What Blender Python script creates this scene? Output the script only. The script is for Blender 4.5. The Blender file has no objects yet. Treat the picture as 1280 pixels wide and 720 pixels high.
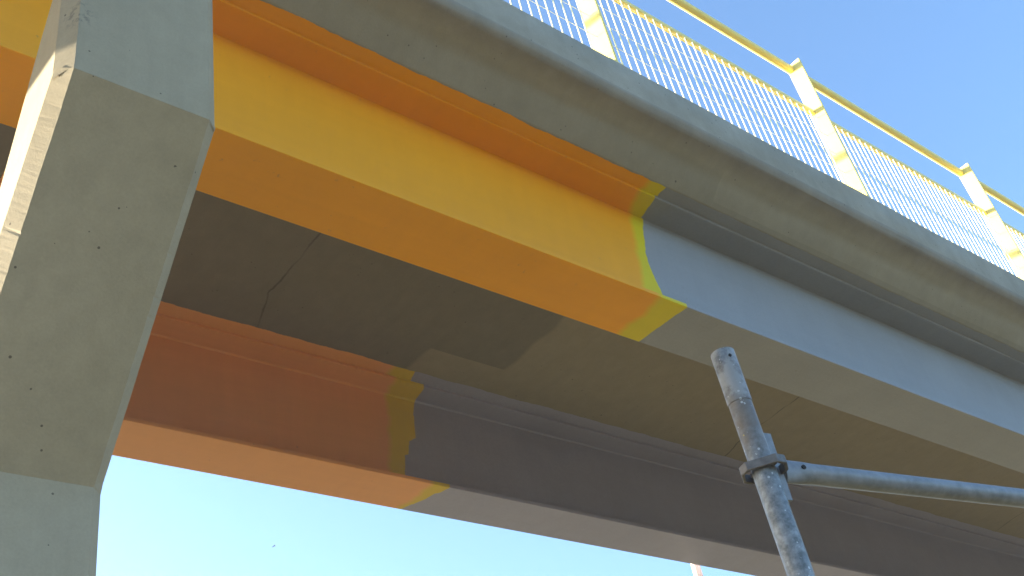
import bpy, bmesh, math, random
from mathutils import Vector, Matrix
random.seed(7)
scene = bpy.context.scene
C = scene.collection
Z0 = 1.6                      # eye height: all heights below are written from the eye, the ground is Z0 lower
GROUND = -Z0
GLARE_DENSITY = .0029                  # density of the air volume that imitates lens glare, per metre

# ------------------------------------------------------------------ objects
def tag(o, label=None, cat=None, group=None, kind=None):
    if label: o['label'] = label
    if cat: o['category'] = cat
    if group: o['group'] = group
    if kind: o['kind'] = kind
    return o

def thing(name, label, cat, loc, group=None):
    o = bpy.data.objects.new(name, None); C.objects.link(o)
    o.location = (loc[0], loc[1], loc[2] + Z0)
    o.empty_display_size = .2
    return tag(o, label, cat, group)

def obj(name, bm, mats, parent=None, loc=(0, 0, 0), smooth=0):
    """Link a bmesh, whose vertices are written in world metres from the eye, as one mesh object."""
    l = Vector(loc)
    if parent is not None:
        l = parent.location - Vector((0, 0, Z0))
    for v in bm.verts: v.co -= l
    bmesh.ops.recalc_face_normals(bm, faces=bm.faces)
    me = bpy.data.meshes.new(name); bm.to_mesh(me); bm.free()
    if not isinstance(mats, (list, tuple)): mats = [mats]
    for m in mats: me.materials.append(m)
    if smooth:
        me.polygons.foreach_set('use_smooth', [True] * len(me.polygons))
        me.set_sharp_from_angle(angle=math.radians(smooth))
    o = bpy.data.objects.new(name, me); C.objects.link(o)
    if parent is not None: o.parent = parent
    else: o.location = (l.x, l.y, l.z + Z0)
    return o

def box(bm, x0, x1, y0, y1, z0, z1, bev=0.0, mi=0):
    r = bmesh.ops.create_cube(bm, size=1.0)
    vs = r['verts']
    for v in vs:
        v.co = Vector((x0 + (v.co.x + .5) * (x1 - x0), y0 + (v.co.y + .5) * (y1 - y0), z0 + (v.co.z + .5) * (z1 - z0)))
    es = list({e for v in vs for e in v.link_edges})
    fs = list({f for v in vs for f in v.link_faces})
    for f in fs: f.material_index = mi
    if bev:
        bmesh.ops.bevel(bm, geom=es, offset=bev, segments=2, affect='EDGES', profile=.5)
    return vs

def tube(bm, a, b, r, n=16, r2=None, cap=True, mi=0, inner=None):
    a, b = Vector(a), Vector(b); d = (b - a).normalized()
    u = d.orthogonal().normalized(); w = d.cross(u)
    r2 = r if r2 is None else r2
    def ring(c, rr): return [bm.verts.new(c + (u * math.cos(t) + w * math.sin(t)) * rr) for t in [2 * math.pi * i / n for i in range(n)]]
    A, B = ring(a, r), ring(b, r2)
    fs = []
    for i in range(n): fs.append(bm.faces.new((A[i], A[(i + 1) % n], B[(i + 1) % n], B[i])))
    if inner:
        A2, B2 = ring(a, inner), ring(b, inner)
        for i in range(n):
            j = (i + 1) % n
            fs.append(bm.faces.new((A2[j], A2[i], B2[i], B2[j])))
            fs.append(bm.faces.new((A[j], A[i], A2[i], A2[j])))
            fs.append(bm.faces.new((B[i], B[j], B2[j], B2[i])))
    elif cap:
        fs.append(bm.faces.new(A[::-1])); fs.append(bm.faces.new(B))
    for f in fs: f.material_index = mi
    return A + B

def extrude_x(bm, prof, xs, jit=0.0):
    """A closed (y, z) profile swept along x through the stations xs."""
    rings = []
    for x in xs:
        rings.append([bm.verts.new((x, y + random.gauss(0, jit), z + random.gauss(0, jit))) for y, z in prof])
    n = len(prof)
    for A, B in zip(rings, rings[1:]):
        for i in range(n): bm.faces.new((A[i], A[(i + 1) % n], B[(i + 1) % n], B[i]))
    bm.faces.new(rings[0][::-1]); bm.faces.new(rings[-1])

# ------------------------------------------------------------------ node helpers
class NT:
    def __init__(s, name):
        s.m = bpy.data.materials.new(name); s.m.use_nodes = True
        s.t = s.m.node_tree; s.t.nodes.clear()
        s.out = s.t.nodes.new('ShaderNodeOutputMaterial')
        s.b = s.t.nodes.new('ShaderNodeBsdfPrincipled')
        s.t.links.new(s.b.outputs[0], s.out.inputs[0])
        g = s.t.nodes.new('ShaderNodeNewGeometry')
        sx = s.t.nodes.new('ShaderNodeSeparateXYZ'); s.t.links.new(g.outputs['Position'], sx.inputs[0])
        s.P = g.outputs['Position']; s.N = g.outputs['Normal']
        s.x, s.y = sx.outputs[0], sx.outputs[1]
        s.z = s.math('SUBTRACT', sx.outputs[2], Z0)
    def put(s, sock, v):
        if isinstance(v, (int, float)): sock.default_value = v
        elif isinstance(v, tuple): sock.default_value = v if len(v) == 4 or len(sock.default_value) == 3 else (*v, 1)
        else: s.t.links.new(v, sock)
    def math(s, op, a, b=0.0, c=0.0, clamp=False):
        n = s.t.nodes.new('ShaderNodeMath'); n.operation = op; n.use_clamp = clamp
        for i, v in enumerate((a, b, c)): s.put(n.inputs[i], v)
        return n.outputs[0]
    def vec(s, x, y, z):
        n = s.t.nodes.new('ShaderNodeCombineXYZ')
        for i, v in enumerate((x, y, z)): s.put(n.inputs[i], v)
        return n.outputs[0]
    def vmath(s, op, a, b):
        n = s.t.nodes.new('ShaderNodeVectorMath'); n.operation = op
        s.put(n.inputs[0], a); s.put(n.inputs[1], b); return n.outputs[0]
    def noise(s, scale, detail=4, rough=.55, v=None, dist=0.0):
        n = s.t.nodes.new('ShaderNodeTexNoise'); n.inputs['Scale'].default_value = scale
        n.inputs['Detail'].default_value = detail; n.inputs['Roughness'].default_value = rough
        n.inputs['Distortion'].default_value = dist
        s.t.links.new(v if v is not None else s.P, n.inputs['Vector']); return n.outputs['Fac']
    def vor(s, scale, v=None):
        n = s.t.nodes.new('ShaderNodeTexVoronoi'); n.inputs['Scale'].default_value = scale
        s.t.links.new(v if v is not None else s.P, n.inputs['Vector']); return n.outputs['Distance'], n.outputs['Color']
    def ramp(s, v, a, b, lo=0.0, hi=1.0):
        n = s.t.nodes.new('ShaderNodeMapRange'); n.clamp = True
        s.put(n.inputs[0], v); n.inputs[1].default_value = a; n.inputs[2].default_value = b
        n.inputs[3].default_value = lo; n.inputs[4].default_value = hi; return n.outputs[0]
    def mix(s, f, a, b):
        n = s.t.nodes.new('ShaderNodeMix'); n.data_type = 'RGBA'
        s.put(n.inputs[0], f); s.put(n.inputs[6], a); s.put(n.inputs[7], b); return n.outputs[2]
    def scale(s, col, f):
        n = s.t.nodes.new('ShaderNodeMix'); n.data_type = 'RGBA'; n.blend_type = 'MULTIPLY'
        n.inputs[0].default_value = 1; s.put(n.inputs[6], col)
        c = s.t.nodes.new('ShaderNodeCombineXYZ')
        for i in range(3): s.put(c.inputs[i], f)
        s.t.links.new(c.outputs[0], n.inputs[7]); return n.outputs[2]
    def bump(s, h, strength=.3, dist=.01):
        n = s.t.nodes.new('ShaderNodeBump'); n.inputs['Strength'].default_value = strength
        n.inputs['Distance'].default_value = dist; s.t.links.new(h, n.inputs['Height'])
        s.t.links.new(n.outputs[0], s.b.inputs['Normal'])
    def done(s, col, rough=.8, spec=.5, metal=0.0):
        s.put(s.b.inputs['Base Color'], col); s.put(s.b.inputs['Roughness'], rough)
        s.b.inputs['Specular IOR Level'].default_value = spec; s.put(s.b.inputs['Metallic'], metal)
        return s.m

def piecewise(n, t, pts, interp='LINEAR'):
    """x of the paint edge as a function of t, through the points (t, x)."""
    t0, t1 = pts[0][0], pts[-1][0]
    xs = [p[1] for p in pts]; x0, x1 = min(xs), max(xs)
    r = n.t.nodes.new('ShaderNodeValToRGB'); cr = r.color_ramp; cr.interpolation = interp
    while len(cr.elements) < len(pts): cr.elements.new(.5)
    for e, (tt, xx) in zip(cr.elements, pts):
        e.position = (tt - t0) / (t1 - t0)
        g = (xx - x0) / (x1 - x0); e.color = (g, g, g, 1)
    n.put(r.inputs[0], n.ramp(t, t0, t1))
    sx = n.t.nodes.new('ShaderNodeSeparateColor'); n.t.links.new(r.outputs[0], sx.inputs[0])
    return n.math('MULTIPLY_ADD', sx.outputs[0], x1 - x0, x0)

TOP_COAT = (.80, .325, .0015)
FIRST_COAT = (.63, .49, .005)
PRIMER = (.272, .270, .272)
FAR_TOP_VEILED = (.74, .320, .100)  # far coats paler and pinker: lens glare mixed into the paint colours
FAR_FIRST_VEILED = (.62, .42, .030)
FAR_PRIMER_VEILED = (.315, .298, .375)

def paint_colour(n, t, edge, inner, rag=.012, step=False):
    top, first, prim = (FAR_TOP_VEILED, FAR_FIRST_VEILED, FAR_PRIMER_VEILED) if step else (TOP_COAT, FIRST_COAT, PRIMER)  # the far set carries the glare lift in its colours
    """yellow top coat | band of first coat | grey primer, split along the girder with a brushed edge."""
    if step:
        sn = n.math('SNAP', t, .055)
        rn = n.noise(7.0, 1, .5, n.vec(sn, 3.3, 7.1))
    else:
        rn = n.noise(9.0, 3, .6, n.vec(t, 1.7, n.math('MULTIPLY', n.x, .2)))
    e = n.math('ADD', piecewise(n, t, edge), n.math('MULTIPLY', n.math('SUBTRACT', rn, .5), rag * 5))
    r2 = n.noise(5.0, 2, .5, n.vec(t, 9.2, 0.0))
    i = n.math('ADD', piecewise(n, t, inner), n.math('MULTIPLY', n.math("SUBTRACT", r2, .5), .15))
    is_grey = n.ramp(n.math('SUBTRACT', n.x, e), -.0035, .0035)
    is_first = n.ramp(n.math('SUBTRACT', n.x, i), -.028, .028)
    mott = n.noise(1.6, 5, .6)
    fine = n.noise(60, 2, .5)
    yel = n.mix(is_first, top, first)
    yel = n.scale(yel, n.ramp(mott, .3, .7, .96, 1.03))
    gry = n.scale(prim, n.ramp(mott, .3, .7, .94, 1.05))
    gry = n.scale(gry, n.ramp(fine, .3, .7, .97, 1.03))
    roll = n.noise(2.2, 5, .7, n.vec(n.math('MULTIPLY', n.x, .35), n.math('MULTIPLY', n.y, 7), n.math('MULTIPLY', n.z, 7)))
    run = n.noise(3.0, 4, .65, n.vec(n.math('MULTIPLY', n.x, 4), n.y, n.math('MULTIPLY', n.z, .5)))
    col = n.mix(is_grey, yel, gry)
    col = n.scale(col, n.ramp(roll, .3, .7, .975, 1.02))
    col = n.scale(col, n.ramp(run, .35, .72, 1.01, .975))
    dust = n.math('MULTIPLY', n.ramp(n.noise(1.1, 6, .75), .58, .76), .08)
    return n.mix(dust, col, (.30, .25, .17)), is_grey

def steel_paint(name, axis, edge, inner, rag=.012, step=False):
    n = NT(name)
    t = n.z if axis == 'z' else n.y
    col, g = paint_colour(n, t, edge, inner, rag, step)
    # the odd scuff and runs in the coat
    d, c = n.vor(3.1, n.vec(n.math('MULTIPLY', n.x, .6), n.y, n.z))
    scuff = n.math('MULTIPLY', n.ramp(n.noise(23, 5, .7), .66, .73), .35)
    col = n.mix(scuff, col, (.16, .12, .08))
    n.bump(n.noise(140, 2, .6), .05, .002)
    return n.done(col, n.mix(g, (.46, .46, .46), (.5, .5, .5)), .18)

def pores(n, scale, keep, rmin, rmax):
    d, c = n.vor(scale)
    s = n.t.nodes.new('ShaderNodeSeparateColor'); n.t.links.new(c, s.inputs[0])
    rad = n.math('MULTIPLY_ADD', s.outputs[1], rmax - rmin, rmin)
    on = n.math('GREATER_THAN', s.outputs[0], 1 - keep)
    ins = n.math('LESS_THAN', d, rad)
    return n.math('MULTIPLY', on, ins)

SMUDGE = (0.683, 2.232, 4.563)
def pier_concrete():
    n = NT('pier_concrete')
    big = n.noise(1.3, 5, .6); mid = n.noise(9, 5, .65); fine = n.noise(120, 3, .6)
    col = n.mix(n.ramp(big, .3, .7), (.305, .255, .165), (.345, .293, .200))
    col = n.scale(col, n.ramp(mid, .3, .72, .93, 1.05))
    col = n.scale(col, n.ramp(fine, .25, .75, .94, 1.05))
    # faint pour streaks running down the faces
    st = n.noise(3.0, 4, .6, n.vec(n.math('MULTIPLY', n.x, 5), n.math('MULTIPLY', n.y, 5), n.math('MULTIPLY', n.z, .5)))
    col = n.scale(col, n.ramp(st, .35, .7, .95, 1.03))
    dv = n.t.nodes.new('ShaderNodeVectorMath'); dv.operation = 'DISTANCE'
    n.t.links.new(n.P, dv.inputs[0]); dv.inputs[1].default_value = SMUDGE
    sm = n.math('MULTIPLY', n.ramp(dv.outputs['Value'], .02, .075, 1, 0), n.ramp(n.noise(48, 3, .6), .5, .6))
    col = n.mix(n.math('MULTIPLY', sm, .6), col, (.07, .06, .05))
    p1 = pores(n, 15, .035, .03, .09); p2 = pores(n, 48, .03, .06, .24)
    pp = n.math('MAXIMUM', p1, p2)
    col = n.mix(n.math('MULTIPLY', pp, .8), col, (.06, .045, .03))
    h = n.math('SUBTRACT', n.math('MULTIPLY', fine, .5), n.math('MULTIPLY', pp, 1.2))
    n.bump(h, .35, .004)
    return n.done(col, .85, .3)

YN, YF = 3.257, 5.617         # the two girder webs
SOF_N, SOF_F = 4.598, 4.556   # soffit height above each girder

def deck_concrete():
    n = NT('deck_concrete')
    big = n.noise(.9, 5, .6); mid = n.noise(7, 5, .65); fine = n.noise(110, 3, .6)
    light = n.mix(n.ramp(big, .3, .7), (.262, .232, .172), (.305, .272, .206))
    bay = n.math('MULTIPLY', n.math('GREATER_THAN', n.math('ADD', n.x, n.math('MULTIPLY', n.math('SUBTRACT', n.noise(3, 3, .5), .5), .10)), 5.05), n.math('LESS_THAN', n.y, 2.93))
    light = n.scale(light, n.math('MULTIPLY_ADD', bay, .11, 1.0))
    # the soffit between the girders: an older dark wash, cut off in steps where the new coat begins
    stepy = n.math('GREATER_THAN', n.y, 5.02)
    rn = n.noise(2.2, 1, .4, n.vec(n.y, 0.0, 4.0))
    xe = n.math('ADD', n.math('SUBTRACT', 4.90, n.math('MULTIPLY', stepy, .67)), n.math('MULTIPLY', n.math('SUBTRACT', rn, .5), .22))
    dark = n.math('MULTIPLY', n.ramp(n.math('SUBTRACT', xe, n.x), -.02, .02), n.math('MULTIPLY', n.math('GREATER_THAN', n.y, 3.4), n.math('LESS_THAN', n.y, 5.6)))
    inner = n.math('MULTIPLY', n.math('GREATER_THAN', n.y, 3.4), n.math('LESS_THAN', n.y, 5.6))
    warm = n.mix(1.0, light, (.275, .232, .165))
    light = n.mix(inner, light, warm)
    col = n.mix(dark, light, (.19, .165, .125))
    # outer edge is a paler grey, darker along the lower lip
    outer = n.ramp(n.y, 2.80, 2.69)
    col = n.mix(outer, col, n.mix(n.ramp(n.noise(2.2, 5, .65), .35, .65), (.285, .252, .188), (.355, .318, .245)))
    stv = n.noise(2.4, 5, .65, n.vec(n.math('MULTIPLY', n.x, 6), n.math('MULTIPLY', n.y, 2), n.math('MULTIPLY', n.z, 1.2)))
    col = n.scale(col, n.ramp(stv, .3, .72, .95, 1.03))
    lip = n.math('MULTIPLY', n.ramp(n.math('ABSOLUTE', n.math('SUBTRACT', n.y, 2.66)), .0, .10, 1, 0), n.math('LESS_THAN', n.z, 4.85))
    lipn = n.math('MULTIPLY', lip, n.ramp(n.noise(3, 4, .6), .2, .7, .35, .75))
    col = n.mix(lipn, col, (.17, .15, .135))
    col = n.scale(col, n.ramp(mid, .3, .72, .94, 1.05))
    col = n.scale(col, n.ramp(fine, .25, .75, .95, 1.04))
    # cracks at the slab joints, kinked
    for xj, w in ((2.885, .007), (7.60, .007), (-1.83, .007), (12.3, .007)):
        kink = n.math('MULTIPLY', n.math('MAXIMUM', n.math('SUBTRACT', n.y, 4.95), 0.0), .28)
        wob = n.math('MULTIPLY', n.math('SUBTRACT', n.noise(4, 4, .6), .5), .06)
        d = n.math('ABSOLUTE', n.math('SUBTRACT', n.x, n.math('ADD', n.math('ADD', kink, wob), xj)))
        ck = n.math('MULTIPLY', n.ramp(d, w * .4, w * 1.3, 1, 0), n.math('MULTIPLY', inner, n.ramp(n.noise(5, 2, .5), .35, .55, .2, .65)))
        col = n.mix(ck, col, (.055, .045, .035))
    pp = n.math('MAXIMUM', pores(n, 13, .07, .03, .1), pores(n, 45, .03, .08, .25))
    col = n.mix(n.math('MULTIPLY', pp, .7), col, (.07, .055, .04))
    # painters ran the coats 8-12 cm over the slab beside each top flange
    e1 = n.math('ADD', 2.968, n.math('MULTIPLY', n.math('SUBTRACT', n.noise(3.2, 5, .65, n.vec(n.x, 0.0, 0.0)), .5), .05))
    e2 = n.math('ADD', 5.305, n.math('MULTIPLY', n.math('SUBTRACT', n.noise(2.8, 5, .65, n.vec(n.x, 5.0, 0.0)), .5), .06))
    s1 = n.math('MULTIPLY', n.math('GREATER_THAN', n.y, e1), n.math('LESS_THAN', n.y, 3.50))
    s2 = n.math('MULTIPLY', n.math('GREATER_THAN', n.y, e2), n.math('LESS_THAN', n.y, 5.95))
    s1 = n.math('MULTIPLY', s1, n.math('LESS_THAN', n.z, 4.7))
    s2 = n.math('MULTIPLY', s2, n.math('LESS_THAN', n.z, 4.7))
    c1, g1 = paint_colour(n, n.y, [(2.9, 4.62), (3.06, 4.64), (3.5, 4.64)], [(2.9, 4.49), (3.06, 4.50), (3.5, 4.5)])
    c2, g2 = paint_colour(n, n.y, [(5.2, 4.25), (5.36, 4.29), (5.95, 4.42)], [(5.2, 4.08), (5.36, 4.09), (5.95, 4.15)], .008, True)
    col = n.mix(s1, col, c1); col = n.mix(s2, col, n.scale(c2, 1.0))
    n.bump(n.math('SUBTRACT', n.math('MULTIPLY', fine, .5), pp), .3, .004)
    return n.done(col, .82, .3)

def flat(name, col, rough=.6, metal=0.0, var=.08, sc=14, spec=.5, bump=.08):
    n = NT(name)
    c = n.scale(col, n.ramp(n.noise(sc, 4, .6), .3, .7, 1 - var, 1 + var))
    if bump: n.bump(n.noise(sc * 12, 2, .6), bump, .002)
    return n.done(c, rough, spec, metal)

def galvanised():
    n = NT('galvanised_steel')
    a = n.noise(14, 5, .65); b = n.noise(55, 4, .7); c = n.noise(6, 4, .6)
    col = n.mix(n.ramp(a, .3, .7), (.125, .13, .133), (.235, .242, .246))
    col = n.scale(col, n.ramp(b, .34, .66, .6, 1.35))
    up = n.ramp(n.z, 1.07, 1.15)                                   # the upper length is dirtier: old rust, cement and paint spots
    rust = n.math('MULTIPLY', up, n.ramp(c, .45, .6))
    col = n.mix(n.math('MULTIPLY', rust, .75), col, (.13, .095, .065))
    cem = n.math('MULTIPLY', n.ramp(n.z, 1.236, 1.26), n.ramp(n.noise(22, 5, .7), .38, .55))
    col = n.mix(n.math('MULTIPLY', cem, .85), col, (.27, .262, .25))
    dots = n.math('MAXIMUM', pores(n, 110, .16, .10, .36), n.ramp(n.noise(75, 3, .6), .68, .72))
    col = n.mix(n.math('MULTIPLY', dots, .7), col, (.48, .47, .45))
    d2 = n.ramp(n.noise(38, 3, .6, n.vec(n.x, n.y, n.math('MULTIPLY', n.z, .6))), .70, .725)
    col = n.mix(n.math('MULTIPLY', d2, n.math('MULTIPLY', up, .9)), col, (.55, .40, .03))
    n.bump(b, .25, .002)
    return n.done(col, n.ramp(a, .3, .7, .38, .58), .5, n.math('MULTIPLY_ADD', n.math('MAXIMUM', rust, cem), -.3, .35))

def ground_mat():
    n = NT('dry_ground')
    a = n.noise(.06, 6, .6); b = n.noise(1.2, 6, .65); c = n.noise(18, 4, .7)
    col = n.mix(n.ramp(a, .4, .62), (.225, .195, .115), (.20, .178, .102))
    col = n.scale(col, n.ramp(b, .3, .7, .8, 1.12))
    col = n.scale(col, n.ramp(c, .3, .7, .85, 1.1))
    n.bump(b, .5, .06)
    return n.done(col, .95, .2)

M_PIER = pier_concrete(); M_DECK = deck_concrete()
M_RAIL = flat('railing_yellow', (.87, .71, .21), .42, 0, .03, 8, .35, 0)
M_WIRE = flat('wire_cream', (.88, .82, .52), .4, 0, .03, 8, .35, 0)
M_GALV = galvanised()
M_GALV2 = flat('ledger_zinc', (.19, .197, .207), .48, .15, .25, 30)
M_CLAMP = flat('clamp_steel', (.13, .115, .105), .55, .35, .3, 45)
M_HOLE = flat('hole_dark', (.012, .012, .012), .9)
M_STEEL = flat('cross_beam_paint', (.76, .275, .0040), .42, 0, .03)
M_BEAR = flat('bearing_rubber', (.04, .04, .04), .8)
M_PROP = flat('pale_paint', (.70, .62, .56), .5, 0, .04)
M_BIRD = flat('dark_feathers', (.012, .012, .014), .9)

# ------------------------------------------------------------------ ground
bm = bmesh.new()
bmesh.ops.create_grid(bm, x_segments=40, y_segments=40, size=600)
for v in bm.verts: v.co.z = GROUND
tag(obj('ground', bm, ground_mat(), loc=(0, 0, GROUND)), kind='structure')

# ------------------------------------------------------------------ concrete deck
X0, X1 = -24.0, 46.0
xs = [X0 + i * .5 for i in range(int((X1 - X0) / .5) + 1)]
YC = (YN + YF) / 2
ep = [(2.968, SOF_N), (2.955, 4.604), (2.84, 4.700), (2.815, 4.7185), (2.79, 4.731), (2.70, 4.766)]
for k in range(9):                                     # rounded lip, then the upright face
    a = math.radians(245 - k * 62 / 8)
    ep.append((2.705 + .085 * math.cos(a), 4.853 + .085 * math.sin(a)))
ep += [(2.6205, 4.95), (2.620, 5.118), (2.629, 5.131), (2.645, 5.136)]
FAR_EDGE = .9                                         # the slab reaches farther out beyond the far girder
far = [(2 * YC - y + FAR_EDGE, z) for y, z in reversed(ep)]
far = [(y, z - .042) if z < 4.9 else (y, z) for y, z in far]
prof = [(YN, SOF_N)] + ep + far + [(YF, SOF_F)]
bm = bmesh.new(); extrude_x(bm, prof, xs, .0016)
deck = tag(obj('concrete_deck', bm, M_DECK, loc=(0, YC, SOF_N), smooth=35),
           'grey concrete bridge deck slab with rounded edge, resting on the steel girders', 'bridge deck')

# ------------------------------------------------------------------ girders
def girder(yw, zb, zt, hw, hwt, label, mats, wl):
    root = thing('steel_girder', label, 'girder', (0, yw, zb), 'steel girders under the deck')
    mw, mb, mt = mats
    tf, tw = .028, .014
    L = [X0 + .3 + i * (X1 - X0 - .6) / 60 for i in range(61)]
    bm = bmesh.new()
    w = wl
    pf = [(yw - tw/2, zb + tf + w), (yw - tw/2, zt - w), (yw - tw/2 - w, zt - .0005), (yw + tw/2 + w, zt - .0005), (yw + tw/2, zt - w),
          (yw + tw/2, zb + tf + w), (yw + tw/2 + w, zb + tf + .0005), (yw - tw/2 - w, zb + tf + .0005)]
    extrude_x(bm, pf, L); obj('web', bm, mw, root)
    c = .003
    def flange(y0, y1, z0, z1):
        return [(y0 + c, z0), (y1 - c, z0), (y1, z0 + c), (y1, z1 - c), (y1 - c, z1), (y0 + c, z1), (y0, z1 - c), (y0, z0 + c)]
    bm = bmesh.new(); extrude_x(bm, flange(yw - hw, yw + hw, zb, zb + tf), L); obj('bottom_flange', bm, mb, root)
    bm = bmesh.new(); extrude_x(bm, flange(yw - hwt, yw + hwt, zt, zt + .024), L); obj('top_flange', bm, mt, root)
    return root
girder(YN, 3.67, 4.5778, .197, .2007,
       'nearer steel girder with bright yellow web at the pier and bare grey beyond',
       (steel_paint('near_web_paint', 'z', [(3.67, 4.63), (3.95, 4.628), (4.10, 4.60), (4.25, 4.60), (4.40, 4.635), (4.60, 4.69)],
                    [(3.67, 4.45), (3.95, 4.475), (4.3, 4.52), (4.6, 4.595)], .006),
        steel_paint('near_lower_paint', 'y', [(3.04, 4.565), (3.2, 4.548), (3.45, 4.53)], [(3.04, 4.34), (3.2, 4.36), (3.45, 4.345)], .004),
        steel_paint('near_upper_paint', 'y', [(3.04, 4.61), (3.25, 4.67), (3.46, 4.68)], [(3.04, 4.48), (3.25, 4.55), (3.46, 4.55)], .006)), .003)
girder(YF, 3.7057, 4.535, .197, .2007,
       'farther steel girder in shade, orange at the pier with a ragged paint edge',
       (steel_paint('far_web_veiled_paint', 'z', [(3.70, 4.28), (3.90, 4.29), (4.03, 4.31), (4.045, 4.345), (4.16, 4.36), (4.20, 4.43), (4.40, 4.44), (4.54, 4.47)],
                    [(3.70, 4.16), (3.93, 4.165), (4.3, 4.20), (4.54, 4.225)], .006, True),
        steel_paint('far_lower_veiled_paint', 'y', [(5.42, 4.52), (5.51, 4.497), (5.53, 4.47), (5.60, 4.455), (5.68, 4.42), (5.82, 4.36)], [(5.42, 4.37), (5.6, 4.375), (5.82, 4.32)], .007, True),
        steel_paint('far_upper_veiled_paint', 'y', [(5.416, 4.42), (5.45, 4.44), (5.617, 4.47), (5.82, 4.47)], [(5.416, 4.17), (5.617, 4.22), (5.82, 4.22)], .006, True)), .011)

# ------------------------------------------------------------------ pier
KP = .95
def pier():
    px0, px1 = .690 * KP, 1.222 * KP
    base = [(2.35, 3.80), (2.35, 2.845), (3.195, 1.905), (3.195, GROUND / KP - .15)]
    top = [(2.53, 3.80), (2.53, 3.53), (2.585, 3.434), (2.69, 3.262), (2.885, 2.885), (2.93, 2.80), (3.05, 2.70), (3.45, 3.02), (3.95, 3.45), (4.22, 3.80)]
    half = [(y * KP, z * KP) for y, z in top[::-1]] + [(y * KP, z * KP) for y, z in base]
    half = [(y, min(z, 3.60)) for y, z in half]
    half = [p for i, p in enumerate(half) if i == 0 or math.dist(p, half[i - 1]) > .004]
    mirror = [(2 * YC - y, z) for y, z in half[::-1]]
    poly = half + mirror
    # subdivide the outline finely so that the chamfer can be ragged
    fine = []
    for i, p in enumerate(poly):
        q = poly[(i + 1) % len(poly)]
        d = math.dist(p, q); k = max(1, int(d / (.009 if max(p[0], q[0]) < 3.2 and min(p[1], q[1]) > .8 else .06)))
        for j in range(k):
            fine.append((p[0] + (q[0] - p[0]) * j / k, p[1] + (q[1] - p[1]) * j / k))
    n = len(fine)
    area = sum(fine[i][0] * fine[(i + 1) % n][1] - fine[(i + 1) % n][0] * fine[i][1] for i in range(n))
    sgn = 1 if area > 0 else -1
    def inset(c, jit, seed):
        rnd = random.Random(seed); out = []; run = 0
        for i in range(n):
            a, b = fine[i - 1], fine[(i + 1) % n]
            tx, ty = b[0] - a[0], b[1] - a[1]; l = math.hypot(tx, ty) or 1
            nx, ny = -ty / l * sgn, tx / l * sgn
            run = .6 * run + rnd.gauss(0, jit)
            e = c + run
            out.append((fine[i][0] + nx * e, fine[i][1] + ny * e))
        return out
    ch = .036; ci = .078
    rings = [(px0, inset(ci, .0006, 1)), (px0 + ch, inset(0, 0, 2)), (px1 - ch * 1.1, inset(0, 0, 2)), (px1, inset(.046, .0004, 4))]
    rnd = random.Random(9)
    bm = bmesh.new(); R = []
    for k, (x, ring) in enumerate(rings):
        jx = (.0, .0003, .0003, .0)[k]; run = 0; vs = []
        for y, z in ring:
            run = .8 * run + rnd.gauss(0, jx)
            chip = 0
            if k in (1, 2) and rnd.random() < .03: chip = rnd.uniform(.001, .003) * (1 if k == 1 else -1)
            vs.append(bm.verts.new((x + run + chip, y, z)))
        R.append(vs)
    for A, B in zip(R, R[1:]):
        for i in range(n): bm.faces.new((A[i], A[(i + 1) % n], B[(i + 1) % n], B[i]))
    from mathutils.geometry import tessellate_polygon
    for V in (R[0], R[-1]):
        for t in tessellate_polygon([[Vector((v.co.y, v.co.z, 0)) for v in V]]):
            bm.faces.new([V[i] for i in t])
    root = tag(obj('bridge_pier', bm, M_PIER, loc=((px0 + px1) / 2, YC, GROUND)),
               'pale concrete bridge pier with sloping underside and sunlit chamfered left edge', 'bridge pier')
    b = bmesh.new(); box(b, .97, 1.11, YN + .03, YF - .03, 3.735, 3.95, .004)
    obj('cross_beam', b, M_STEEL, root)
    for y in (YC - .28, YC + .28):
        b = bmesh.new(); box(b, .90, 1.12, y - .1, y + .1, 3.598, 3.736, .004)
        obj('bearing_pad', b, M_BEAR, root)
pier()

# ------------------------------------------------------------------ railings
def railing(label, flip):
    k_ = 2.62 / 2.5135
    f = (lambda y: 2 * YC - y + FAR_EDGE) if flip else (lambda y: y)
    ya, yb = sorted((f(2.520 * k_), f(2.650 * k_)))
    yr = f(2.622 * k_); ym = f(2.615 * k_); yw_ = f(2.60 * k_)
    root = thing('railing', label, 'railing', (6.70, f(2.70), 5.136), 'railings along the deck edges')
    step = 2.545 * k_
    px = [6.432 * k_ + step * i for i in range(-10, 15)]
    for x in px:
        bm = bmesh.new(); box(bm, x, x + .022, ya, yb, 5.11, 6.475 * k_, .0025)
        box(bm, x - .05, x + .075, ya + .004, yb + .012, 5.13, 5.146, .002)
        obj('post', bm, M_RAIL, root)
    xa, xb = px[0], px[-1] + .02
    bm = bmesh.new(); tube(bm, (xa, yr, 6.425 * k_), (xb, yr, 6.425 * k_), .035, 20); obj('top_rail', bm, M_RAIL, root, smooth=40)
    for a, b in zip(px, px[1:]):
        bm = bmesh.new(); box(bm, a + .0235, b - .0015, ym - .018, ym + .02, 5.885 * k_, 5.925 * k_, .004); obj('mid_rail', bm, M_RAIL, root)
        bm = bmesh.new()
        N = 32
        rnd = random.Random(int(a * 100))
        for k in range(1, N):
            x = a + .022 + (b - a - .022) * k / N
            tube(bm, (x, yw_, 5.165), (x + rnd.gauss(0, .001), yw_, 5.884 * k_), .005, 6)
        for k in range(5):
            z = 5.24 + k * .21
            tube(bm, (a + .0235, yw_ - .0062, z), (b - .001, yw_ - .0062, z), .0017, 6)
        box(bm, a + .0235, b - .001, yw_ - .012, yw_ + .012, 5.148, 5.172, .002)
        obj('mesh_panel', bm, M_WIRE, root, smooth=40)
    return root
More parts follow.
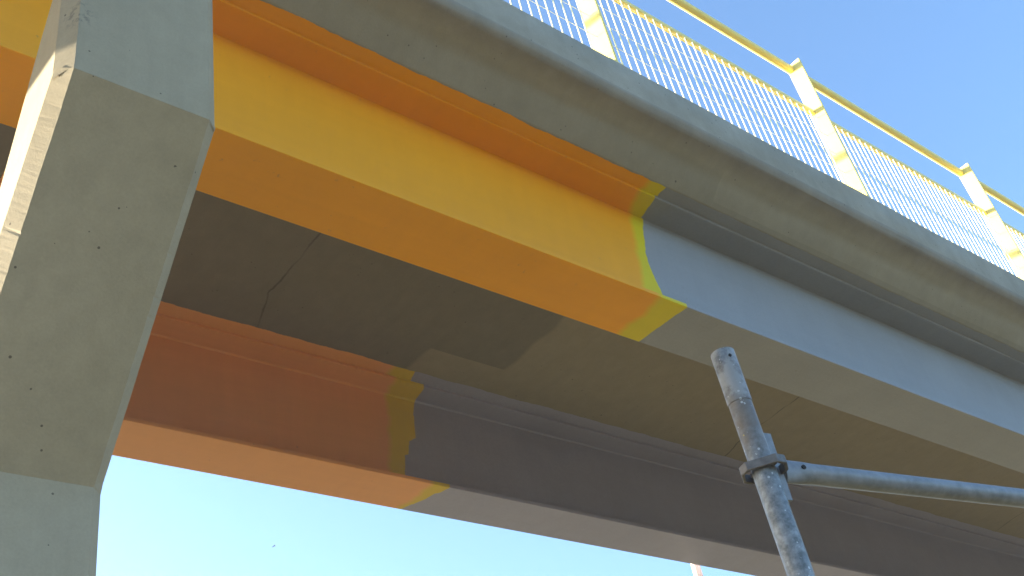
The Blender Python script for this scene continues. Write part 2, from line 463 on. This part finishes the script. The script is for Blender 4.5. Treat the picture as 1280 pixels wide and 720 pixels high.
railing('pale yellow railing with sunlit posts and wire mesh on the near edge of the deck', False)
railing('yellow railing standing on the far edge of the deck, hidden behind it', True)

# ------------------------------------------------------------------ scaffold
def scaffold():
    K = 1.15
    P = Vector((1.693 * K, 1.091 * K, 0)); zn = .934 * K
    root = thing('scaffold', 'worn galvanised scaffold pole with a clamped horizontal tube in front of the bridge', 'scaffolding', (P.x, P.y, GROUND))
    r = .0238 * K
    bm = bmesh.new()
    tube(bm, (P.x, P.y, GROUND + .01), (P.x, P.y, 1.088 * K), r, 28, inner=.022)
    tube(bm, (P.x, P.y, 1.082 * K), (P.x, P.y, 1.207 * K), r + .0016, 28, inner=.0225)
    d = Vector((-.30, -.95, 0)).normalized()
    hp = P + d * (r + .0017) + Vector((-.004, 0, 1.186 * K))
    tube(bm, hp - d * .002, hp, .0042, 10, mi=1)
    box(bm, P.x - .075, P.x + .075, P.y - .075, P.y + .075, GROUND, GROUND + .01)
    pole = obj('pole', bm, [M_GALV, M_HOLE], root, smooth=35)
    # pressed loop round the pole: a strap bent round its camera side
    u = Vector((.57, -.82, 0)).normalized(); v = Vector((-u.y, u.x, 0))
    bm = bmesh.new()
    loop = [(-.044, -.018), (-.030, -.034), (.030, -.034), (.046, -.016), (.046, .016), (.030, .034), (-.030, .034), (-.044, .018)]
    n = len(loop)
    def ring(s, z):
        return [bm.verts.new(P + u * (a * s * K) + v * (b * s * K) + Vector((0, 0, z))) for a, b in loop]
    o0, o1, i0, i1 = ring(1, zn - .0105), ring(1, zn + .0105), ring(.86, zn - .0105), ring(.86, zn + .0105)
    for i in range(n):
        j = (i + 1) % n
        bm.faces.new((o0[i], o0[j], o1[j], o1[i])); bm.faces.new((i0[j], i0[i], i1[i], i1[j]))
        bm.faces.new((o0[j], o0[i], i0[i], i0[j])); bm.faces.new((o1[i], o1[j], i1[j], i1[i]))
    bmesh.ops.bevel(bm, geom=bm.edges[:], offset=.0012, segments=1, affect='EDGES')
    # web plates of the pressing, welded to the pole
    box(bm, P.x - .006, P.x + .006, P.y - .035, P.y + .035, zn - .004, zn + .004)
    obj('clamp', bm, M_CLAMP, root)
    L = Vector((1, -.186, 0)).normalized(); S = Vector((-L.y, L.x, 0))
    E = P + L * .049 * K + Vector((0, 0, zn))
    # wedge driven down between loop and ledger head
    bm = bmesh.new()
    def slab(c, hl, hs, z0, z1, t0=1.0):
        vs = []
        for z, k in ((z0, t0), (z1, 1.0)):
            for a, b in ((-1, -1), (1, -1), (1, 1), (-1, 1)):
                vs.append(bm.verts.new(c + L * (a * hl * k) + S * (b * hs) + Vector((0, 0, z - c.z))))
        q = vs
        for a in ((0, 3, 2, 1), (4, 5, 6, 7), (0, 1, 5, 4), (1, 2, 6, 5), (2, 3, 7, 6), (3, 0, 4, 7)): bm.faces.new([q[i] for i in a])
    slab(P + L * .038 * K + Vector((0, 0, zn)), (.0125 * K), .004, zn - .066 * K, zn + .084 * K, .55)
    bmesh.ops.bevel(bm, geom=bm.edges[:], offset=.001, segments=1, affect='EDGES')
    obj('wedge', bm, M_GALV2, root)
    # ledger: a tube whose end is pressed to a flat tongue
    bm = bmesh.new(); nr = 24; rings = []
    LL = 1.95
    for s, rx, rz in ((.0, .010, .026), (.022, .012, .026), (.05, .0195, .0235), (.075, .0212, .0212), (LL, .0212, .0212)):
        c = E + L * (s * K if s < 1 else s)
        rx *= K; rz *= K
        rings.append([bm.verts.new(c + S * (rx * math.cos(t)) + Vector((0, 0, rz * math.sin(t)))) for t in [2 * math.pi * i / nr for i in range(nr)]])
    for A, B in zip(rings, rings[1:]):
        for i in range(nr): bm.faces.new((A[i], A[(i + 1) % nr], B[(i + 1) % nr], B[i]))
    bm.faces.new(rings[0][::-1]); bm.faces.new(rings[-1])
    c = E + L * .042 * K + Vector((0, 0, .004)); tube(bm, c - S * .012, c - S * .0218, .0058, 12, mi=1)
    obj('ledger', bm, [M_GALV2, M_HOLE], root, smooth=40)
    # the standard at the other end of the ledger
    Q = P + L * (.049 * K + LL + .028); bm = bmesh.new()
    tube(bm, (Q.x, Q.y, GROUND + .01), (Q.x, Q.y, 1.207 * K), r, 24, inner=.022)
    box(bm, Q.x - .075, Q.x + .075, Q.y - .075, Q.y + .075, GROUND, GROUND + .01)
    obj('pole', bm, [M_GALV], root, smooth=35)
scaffold()

# ------------------------------------------------------------------ pale pole beyond the far girder
bm = bmesh.new()
tube(bm, (7.72, 6.0, GROUND), (7.72, 6.0, 4.45), .040, 20)
tube(bm, (7.72, 6.0, GROUND), (7.72, 6.0, GROUND + .02), .14, 20)
tag(obj('support_pole', bm, M_PROP, loc=(7.72, 6.0, GROUND), smooth=40), 'slim pale upright pole rising behind the farther girder', 'pole')

# ------------------------------------------------------------------ bird
def bird():
    pos = Vector((-298 * .77455 + 323 * .27039 + 1383.8 * .5718, 298 * .60811 + 323 * .567 + 1383.8 * .5556, 298 * .17398 - 323 * .77807 + 1383.8 * .6036)) * (31 / 1383.8)
    bm = bmesh.new(); kb = .30
    body = [(-.17, .012), (-.10, .03), (0, .045), (.09, .038), (.14, .03), (.17, .028), (.20, .008)]
    rings = []
    for x, r in body:
        rings.append([bm.verts.new(pos + Vector((r * math.cos(t), r * math.sin(t) * .9, x * .35)) + Vector((x, 0, 0))) for t in [2 * math.pi * i / 8 for i in range(8)]])
    for A, B in zip(rings, rings[1:]):
        for i in range(8): bm.faces.new((A[i], A[(i + 1) % 8], B[(i + 1) % 8], B[i]))
    bm.faces.new(rings[0][::-1]); bm.faces.new(rings[-1])
    for s in (-1, 1):
        w = [(.06, .02, 0), (.08, .16, .07), (.02, .30, .03), (-.03, .16, .06), (-.05, .02, 0)]
        up = [bm.verts.new(pos + Vector((x, s * y, z + .006))) for x, y, z in w]
        dn = [bm.verts.new(pos + Vector((x, s * y, z - .006))) for x, y, z in w]
        bm.faces.new(up); bm.faces.new(dn[::-1])
        for i in range(5): bm.faces.new((up[i], dn[i], dn[(i + 1) % 5], up[(i + 1) % 5]))
    for v in bm.verts: v.co = pos + (v.co - pos) * kb
    tag(obj('bird', bm, M_BIRD, loc=pos), 'tiny dark bird flying in the bright sky below the girders', 'bird')
bird()

# ------------------------------------------------------------------ air volume added to imitate lens glare
bm = bmesh.new(); box(bm, -640, 640, -640, 640, GROUND - 1.0, 14.5)
hm = bpy.data.materials.new('glare_volume'); hm.use_nodes = True
ht = hm.node_tree; ht.nodes.clear()
ho = ht.nodes.new('ShaderNodeOutputMaterial'); hv = ht.nodes.new('ShaderNodeVolumePrincipled')
hv.inputs['Color'].default_value = (.93, .95, 1, 1); hv.inputs['Density'].default_value = GLARE_DENSITY
hv.inputs['Anisotropy'].default_value = .6
ht.links.new(hv.outputs[0], ho.inputs['Volume'])
tag(obj('glare_haze', bm, hm, loc=(0, 0, GROUND)), kind='stuff')

# ------------------------------------------------------------------ camera
R = ((0.7745533613, -0.6081105909, -0.1739787336), (0.2703899594, 0.5670016346, -0.7780735288), (0.5718009797, 0.5556173644, 0.6036000199))
cam = bpy.data.cameras.new('camera'); co = bpy.data.objects.new('camera', cam); C.objects.link(co)
cam.sensor_width = 36; cam.lens = 36 * 1383.76 / 1280; cam.clip_start = .05; cam.clip_end = 6000
m = Matrix((( R[0][0], -R[1][0], -R[2][0], 0), (R[0][1], -R[1][1], -R[2][1], 0), (R[0][2], -R[1][2], -R[2][2], Z0), (0, 0, 0, 1)))
co.matrix_world = m
scene.camera = co

# ------------------------------------------------------------------ light
S = Vector((-.53, .83, .207)).normalized()          # towards the sun: low, along the bridge, a little beyond it
el = math.asin(S.z); az = math.atan2(S.x, S.y)
w = bpy.data.worlds.new('World'); scene.world = w; w.use_nodes = True
nt = w.node_tree; bg = nt.nodes['Background']
sky = nt.nodes.new('ShaderNodeTexSky'); sky.sky_type = 'NISHITA'; sky.sun_disc = False
sky.sun_elevation = el; sky.sun_rotation = az
sky.altitude = 0; sky.air_density = 1.0; sky.dust_density = 0.6; sky.ozone_density = 3.3
nt.links.new(sky.outputs[0], bg.inputs[0]); bg.inputs[1].default_value = .1
sl = bpy.data.lights.new('sun', 'SUN'); sl.energy = 5; sl.angle = math.radians(.5); sl.color = (1, .90, .72)
so = bpy.data.objects.new('sun', sl); C.objects.link(so)
so.rotation_euler = S.to_track_quat('Z', 'Y').to_euler()

scene.view_settings.view_transform = 'Standard'; scene.view_settings.look = 'None'
scene.view_settings.gamma = 1; scene.view_settings.use_curve_mapping = False
scene.view_settings.exposure = 2.5
